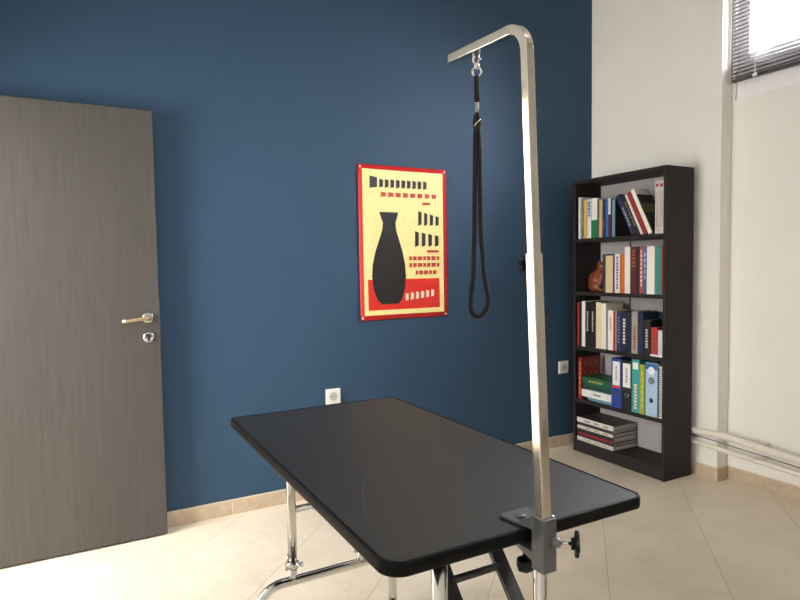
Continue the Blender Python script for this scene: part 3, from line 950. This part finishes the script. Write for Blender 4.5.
UX = 0.1235          # uprights either side of the frame's centre
CXF = -0.003
ZB = 0.186          # height of the foot bar
R28 = 0.0152
def leg_frame(y, inward, CXF=-0.003):
    """y: position relative to the table centre, inward: +1/-1 direction of the table's middle"""
    pts = []
    hw = 0.247
    rb = 0.085
    pts += [Vector((CXF - hw, y, 0.012)), Vector((CXF - hw, y, 0.06)), Vector((CXF - hw, y, ZB - rb - 0.01))]
    pts += arc_pts((CXF - hw + rb, y, ZB - rb), rb, 180, 90, 10, (1, 0, 0), (0, 0, 1))
    pts += [Vector((CXF - 0.07, y, ZB)), Vector((CXF + 0.07, y, ZB))]
    pts += arc_pts((CXF + hw - rb, y, ZB - rb), rb, 90, 0, 10, (1, 0, 0), (0, 0, 1))
    pts += [Vector((CXF + hw, y, ZB - rb - 0.01)), Vector((CXF + hw, y, 0.06)), Vector((CXF + hw, y, 0.012))]
    b = bm_new(); add_sweep(b, pts, circ(R28, 20), up=Vector((0, 1, 0)))
    fr = obj('leg_frame', b, M['chrome'], gt)
    for s in (-1, 1):
        b = bm_new(); add_lathe(b, [(0.0165, 0.0), (0.0175, 0.006), (0.016, 0.010)], (CXF + s * hw, y, 0.0), (0, 0, 1), 18)
        obj('rubber_foot', b, M['black_plastic'], fr)
    for s in (-1, 1):
        x = CXF + s * UX
        b = bm_new()
        add_lathe(b, [(R28 - 0.002, ZB + 0.004), (R28 - 0.002, ZB + 0.05)], (x, y, 0), (0, 0, 1), 20)
        add_lathe(b, [(R28, ZB + 0.04), (R28, TZ - TTH - 0.0005)], (x, y, 0), (0, 0, 1), 20)
        obj('upright', b, M['chrome'], fr)
        # quick release collar with lever
        b = bm_new()
        zc = ZB + 0.055
        add_lathe(b, [(R28 + 0.0005, -0.010), (R28 + 0.0045, -0.009), (R28 + 0.0045, 0.009), (R28 + 0.0005, 0.010)], (x, y, zc), (0, 0, 1), 20)
        add_lathe(b, [(0.0045, -0.028), (0.0045, 0.030)], (x, y - 0.0145, zc), (1, 0, 0), 12)
        add_lathe(b, [(0.008, 0.022), (0.008, 0.030)], (x, y - 0.0145, zc), (1, 0, 0), 14)
        add_sweep(b, [(x - 0.026, y - 0.0145, zc - 0.006), (x - 0.028, y - 0.0145, zc + 0.012), (x - 0.025, y - 0.0145, zc + 0.030), (x - 0.018, y - 0.0145, zc + 0.044)], circ(0.004, 10, 0.0065))
        obj('locking_collar', b, M['chrome'], fr)
    b = bm_new(); add_lathe(b, [(0.011, -UX), (0.011, UX)], (CXF, y, 0.425), (1, 0, 0), 14)
    obj('crossbar', b, M['chrome'], fr)
    # folding braces
    for s in (-1, 1):
        x = 0.008 + s * 0.0705
        p0 = Vector((x, y + inward * 0.222, TZ - TTH - 0.006)); p1 = Vector((x, y + inward * 0.006, 0.470))
        b = bm_new()
        add_sweep(b, [p0, p0.lerp(p1, 0.5), p1], [(0.006, 0.016), (-0.006, 0.016), (-0.006, 0.013), (0.003, 0.013), (0.003, -0.013), (-0.006, -0.013), (-0.006, -0.016), (0.006, -0.016)], up=Vector((0, -inward, 0.6)), smooth=False)
        add_lathe(b, [(0.0035, 0.0), (0.0035, 0.0145)], p0.lerp(p1, 0.52), (-1, 0, 0), 10)
        obj('brace', b, M['grey_bar'], fr)
    pm = Vector((0.008, y + inward * 0.222, TZ - TTH)).lerp(Vector((0.008, y + inward * 0.006, 0.470)), 0.62)
    b = bm_new(); add_lathe(b, [(0.0080, -0.06), (0.0080, 0.06)], pm, (1, 0, 0), 12)
    obj('brace_link', b, M['grey_bar'], fr)
    # hinge blocks under the top
    for s in (-1, 1):
        x = CXF + s * UX
        b = bm_new(); add_box(b, x - 0.02, x + 0.02, y - 0.02, y + 0.02, TZ - TTH - 0.004, TZ - TTH + 0.0002)
        obj('mounting_plate', b, M['grey_bar'], fr)
    return fr
leg_frame(-1.115 - TY, -1)
leg_frame(-2.055 - TY, 1, -0.014)

# ------------------------------------------------------------------ grooming arm
YPOLE = -2.1855
XPOLE = -2.3655
LEANX = -0.0405
def pole(z): return XPOLE + LEANX * (z - 0.77)
ga = thing('grooming_post', 'chrome square post with bent top clamped to the table edge', 'grooming post', (XPOLE, YPOLE, 0.665))
A0 = Vector((XPOLE, YPOLE, 0.665))
def L(p): return Vector(p) - A0
UPX = Vector((1, 0, 0))
b = bm_new()
zz = [0.667 + (1.240 - 0.667) * k / 8 for k in range(9)]
add_sweep(b, [L((pole(z), YPOLE, z)) for z in zz], sqprof(0.0215, 0.002), up=UPX, smooth=False)
obj('lower_tube', b, M['steel'], ga)
b = bm_new()
pts = [Vector((pole(z), YPOLE, z)) for z in (1.20, 1.3, 1.4, 1.5, 1.58)]
xt = pole(1.60)
rb = 0.046
cz = 1.585
pts += [Vector((pole(1.585 + rb * math.sin(a)), YPOLE + rb - rb * math.cos(a), cz + rb * math.sin(a))) for a in [math.radians(84 * k / 12) for k in range(1, 13)]]
last = pts[-1]
for k in range(1, 6):
    pts.append(Vector((xt, last.y + (-1.954 - last.y) * k / 5, last.z + 0.010 * k / 5)))
add_sweep(b, [L(p) for p in pts], sqprof(0.0172, 0.0016), up=UPX, smooth=False)
obj('upper_tube', b, M['steel'], ga)
tip = pts[-1]

def lobed_knob(bm, o, axis, r, t, lobes=4, amp=0.22):
    axis = Vector(axis).normalized()
    u, w = frame_axes(axis, Vector((0, 0, 1)) if abs(axis.z) < 0.9 else Vector((1, 0, 0)))
    o = Vector(o)
    rings = []
    n = 40
    for h, k in ((0, 0.86), (t * 0.15, 1.0), (t * 0.8, 1.0), (t, 0.86)):
        rings.append([bm.verts.new(o + axis * h + (u * math.cos(2 * PI * i / n) + w * math.sin(2 * PI * i / n)) * r * k * (1 - amp + amp * math.cos(lobes * 2 * PI * i / n))) for i in range(n)])
    for Aq, Bq in zip(rings, rings[1:]):
        for j in range(n):
            f = bm.faces.new((Aq[j], Aq[(j + 1) % n], Bq[(j + 1) % n], Bq[j])); f.smooth = True
    bm.faces.new(rings[0][::-1]); bm.faces.new(rings[-1])
# height knob at the top of the lower tube
b = bm_new()
kx = pole(1.222)
ky = YPOLE + 0.0107
add_lathe(b, [(0.006, 0), (0.006, 0.007)], L((kx, ky, 1.222)), (0, 1, 0), 14)
lobed_knob(b, L((kx, ky + 0.007, 1.222)), (0, 1, 0), 0.0155, 0.011, 5, 0.1)
obj('height_knob', b, M['black_plastic'], ga)
# clamp
b = bm_new()
px = pole(0.72)
s = 0.0158
# hollow square sleeve round the tube
for x0, x1, y0, y1 in ((-s, s, -s, -0.0112), (-s, s, 0.0112, s), (-s, -0.0118, -0.0112, 0.0112), (0.0118, s, -0.0112, 0.0112)):
    add_box(b, px - A0.x + x0, px - A0.x + x1, y0, y1, 0.004, 0.102)
# upper jaw over the table with raised side flanges, lower jaw below it
yb0, yb1 = s - 0.001, 0.092
zt = TZ + 0.0018 - A0.z
xo = px - A0.x
add_prism(b, [(xo - 0.017, yb0), (xo + 0.017, yb0), (xo + 0.036, yb0 + 0.03), (xo + 0.040, yb1 - 0.010), (xo + 0.034, yb1), (xo - 0.024, yb1), (xo - 0.032, yb1 - 0.010), (xo - 0.020, yb0 + 0.012)], zt, zt + 0.005)
for sx in (-1, 1):
    add_prism(b, [(yb0, zt + 0.004), (yb0 + 0.035, zt + 0.004), (yb0, zt + 0.024)], xo + sx * 0.0145 - 0.002, xo + sx * 0.0145 + 0.002, axes='yz')
zl = 0.030
add_prism(b, [(xo - 0.0165, yb0), (xo + 0.0165, yb0), (xo + 0.0165, yb1 - 0.03), (xo - 0.0165, yb1 - 0.03)], zl, zl + 0.005)
for sx in (-1, 1):
    add_prism(b, [(yb0, zl - 0.012), (yb0 + 0.05, zl), (yb0, zl + 0.001)], xo + sx * 0.0145 - 0.002, xo + sx * 0.0145 + 0.002, axes='yz')
cl = obj('clamp', b, M['cast'], ga, 0.0009, 1)
b = bm_new()
add_lathe(b, [(0.008, 0), (0.008, 0.003), (0.005, 0.006)], (xo - 0.004, 0.058, zt + 0.005), (0, 0, 1), 16)
obj('jaw_rivet', b, M['cast'], cl)
b = bm_new()
yk = 0.050
add_lathe(b, [(0.004, -0.006), (0.004, 0.040), (0.011, 0.0405), (0.011, 0.0440)], (xo - 0.002, yk, 0.0), (0, 0, 1), 16)
obj('clamp_screw', b, M['nickel'], cl)
b = bm_new()
lobed_knob(b, (xo - 0.002, yk, -0.018), (0, 0, 1), 0.0165, 0.022, 6, 0.08)
obj('clamp_knob', b, M['black_plastic'], cl)
# side tightening knob: boss, screw and lobed handle
ax = Vector((0.77, -0.64, 0)).normalized()
so = Vector((xo + 0.0075, -0.0140, 0.0585))
b = bm_new(); add_lathe(b, [(0.0090, -0.006), (0.0090, 0.010), (0.0075, 0.0135), (0.0045, 0.014)], so, ax, 18)
obj('screw_boss', b, M['cast'], cl)
b = bm_new(); add_lathe(b, [(0.0032, 0.010), (0.0032, 0.036)], so, ax, 14)
scr = obj('side_screw', b, M['chrome'], cl)
b = bm_new()
add_lathe(b, [(0.0105, 0.032), (0.0105, 0.039)], so, ax, 18)
lobed_knob(b, so + ax * 0.038, ax, 0.0250, 0.008, 4, 0.16)
obj('side_knob', b, M['black_plastic'], cl)
b = bm_new(); add_lathe(b, [(0.0055, 0), (0.0055, 0.003), (0.003, 0.006)], (xo + s, -0.002, 0.097), (1, 0, 0), 16)
obj('bolt_head', b, M['chrome'], cl)

# ------------------------------------------------------------------ grooming noose hanging from the arm
IX = Vector((0.885, -0.465, 0)).normalized()     # across the loop
IN = Vector((0.465, 0.885, 0))
NY = -2.041
zarm = last.z + 0.010 * (NY - last.y) / (-1.954 - last.y) - 0.0086
no = thing('grooming_noose', 'black nylon grooming noose hanging from the chrome arm', 'leash', (xt - 0.0005, NY, zarm))
def Q(a, z, d=0.0): return IX * a + IN * d + Vector((0, 0, z))
# eye bolt with split clip
b = bm_new()
for a in (-0.0055, 0.0045):
    add_lathe(b, [(0.0024, 0.0), (0.0024, -0.012), (0.0018, -0.0135)], Q(a, 0), (0, 0, 1), 10)
add_sweep(b, [Q(-0.006, -0.011), Q(-0.006, -0.018), Q(-0.001, -0.023), Q(0.003, -0.019), Q(0.005, -0.011)], circ(0.0024, 10), up=IN)
add_lathe(b, [(0.004, -0.020), (0.0055, -0.025), (0.004, -0.031), (0.0025, -0.034)], Q(0, 0), (0, 0, 1), 14)
add_sweep(b, [Q(0.003, -0.012), Q(0.010, -0.0135)], circ(0.0018, 8))
obj('snap_clip', b, M['chrome'], no)
b = bm_new()
add_sweep(b, [Q(0.0085 * math.cos(a), -0.037 + 0.0085 * math.sin(a)) for a in [2 * PI * k / 24 for k in range(24)]], circ(0.0017, 8), up=IN, closed=True)
obj('ring', b, M['chrome'], no)
zT = lambda z: z - zarm
b = bm_new()
add_sweep(b, [Q(0, -0.0445), Q(0, -0.07), Q(0.0005, zT(1.534))], [(x * 1.0, y) for x, y in circ(0.0052, 12, 0.003)], up=IX)
strap = obj('upper_strap', b, M['nylon'], no)
b = bm_new()
hel = []
for k in range(49):
    a = 2 * PI * k / 10
    hel.append(Q(0.0036 * math.cos(a), zT(1.534) - 0.020 * k / 48, 0.0034 * math.sin(a)))
add_sweep(b, hel, circ(0.0011, 6))
obj('slide_coil', b, M['nickel'], no)
# knot bulge then the two strands of the loop
b = bm_new()
kn = [(0.0035, 1.514), (0.0062, 1.507), (0.0085, 1.498), (0.0085, 1.490), (0.0065, 1.481), (0.0060, 1.472)]
rings = []
nn = 14
for r, z in kn:
    rings.append([b.verts.new(Q(r * math.cos(2 * PI * i / nn), zT(z), 0.005 * math.sin(2 * PI * i / nn))) for i in range(nn)])
for Aq, Bq in zip(rings, rings[1:]):
    for j in range(nn):
        f = b.faces.new((Aq[j], Aq[(j + 1) % nn], Bq[(j + 1) % nn], Bq[j])); f.smooth = True
b.faces.new(rings[0][::-1]); b.faces.new(rings[-1])
obj('strap_knot', b, M['nylon'], no)
b = bm_new(); add_sweep(b, [Q(-0.006, zT(1.487), -0.0053), Q(-0.001, zT(1.493), -0.0062), Q(0.006, zT(1.500), -0.0050)], circ(0.0013, 8))
obj('wire_tie', b, M['chrome'], no)
b = bm_new()
def interp(tab, z):
    for (z0, a0), (z1, a1) in zip(tab, tab[1:]):
        if z0 >= z >= z1:
            f = (z0 - z) / (z0 - z1); f = f * f * (3 - 2 * f)
            return a0 + (a1 - a0) * f
    return tab[-1][1]
lt = [(1.478, -0.003), (1.42, -0.0045), (1.30, -0.0060), (1.22, -0.0085), (1.145, -0.0150)]
rt = [(1.478, 0.003), (1.42, 0.0045), (1.30, 0.0055), (1.22, 0.0100), (1.150, 0.0190)]
path = []
for k in range(31):
    z = 1.478 - (1.478 - 1.145) * k / 30
    path.append(Q(interp(lt, z), zT(z)))
path += [Q(-0.0150, zT(1.138)), Q(-0.0125, zT(1.129)), Q(-0.0070, zT(1.1225)), Q(0.0000, zT(1.1210)), Q(0.0080, zT(1.1255)), Q(0.0140, zT(1.1340)), Q(0.0180, zT(1.1430))]
for k in range(31):
    z = 1.150 + (1.478 - 1.150) * k / 30
    path.append(Q(interp(rt, z), zT(z)))
add_sweep(b, path, circ(0.0046, 12, 0.0034), up=IX)
obj('loop', b, M['nylon'], no)

# ------------------------------------------------------------------ ceiling lamps (above and behind the camera)
LAMPS = [(-1.5, -3.0), (-3.0, -3.0)]
for i, (x, y) in enumerate(LAMPS):
    t = thing('ceiling_lamp', ('white ceiling lamp nearer the window wall' if i == 0 else 'white ceiling lamp nearer the door side'), 'lamp', (x, y, ZC - 0.0005), 'ceiling lamps')
    box_obj('lamp_housing', M['lamp_body'], t, -0.10, 0.10, -0.62, 0.62, -0.05, 0.0, 0.004)
    box_obj('lamp_diffuser', M['tube_light'], t, -0.085, 0.085, -0.60, 0.60, -0.062, -0.0502, 0.004)

# ------------------------------------------------------------------ light
def area(name, loc, rot, sx, sy, energy, col):
    l = bpy.data.lights.new(name, 'AREA')
    l.shape = 'RECTANGLE'; l.size = sx; l.size_y = sy; l.energy = energy; l.color = col
    o = bpy.data.objects.new(name, l); COL.objects.link(o)
    o.location = loc; o.rotation_euler = rot
    return o
for y0, y1 in WIN:
    area('window_daylight', (XW + WT + 1.3, (y0 + y1) / 2, 3.3), (0, math.radians(90 - 28), 0), 2.4, 3.4, 1300, (0.97, 0.985, 1.0))
area('corridor_fill', (XL - WT - 1.15, -0.9, 1.6), (0, math.radians(-90), 0), 2.0, 1.5, 95, (1.0, 0.98, 0.95))  # added fill light in the unseen corridor, brightens the right wall and bookcase

w = bpy.data.worlds.new('overcast_sky'); SC.world = w
w.use_nodes = True
nt = w.node_tree
bg = nt.nodes['Background']
bg.inputs['Color'].default_value = (0.92, 0.96, 1.0, 1)
bg.inputs['Strength'].default_value = 1.2

# ------------------------------------------------------------------ camera
f, yaw, pit, rol = 599.35, 0.494, 0.0547, -0.0156
F = Vector((math.sin(yaw) * math.cos(pit), math.cos(yaw) * math.cos(pit), -math.sin(pit)))
R = Vector((math.cos(yaw), -math.sin(yaw), 0))
U = R.cross(F)
R2 = R * math.cos(rol) + U * math.sin(rol)
U2 = -R * math.sin(rol) + U * math.cos(rol)
cd = bpy.data.cameras.new('camera')
cd.sensor_fit = 'HORIZONTAL'; cd.sensor_width = 36; cd.lens = f / 800 * 36
cd.clip_start = 0.02
cam = bpy.data.objects.new('camera', cd); COL.objects.link(cam)
mw = Matrix.Identity(4)
for i in range(3):
    mw[i][0] = R2[i]; mw[i][1] = U2[i]; mw[i][2] = -F[i]
mw[0][3], mw[1][3], mw[2][3] = -3.0877, -2.9961, H_CAM
cam.matrix_world = mw
SC.camera = cam

SC.view_settings.view_transform = 'Standard'
SC.view_settings.look = 'None'
SC.view_settings.exposure = 0.97
SC.view_settings.gamma = 1.0
SC.view_settings.use_curve_mapping = False
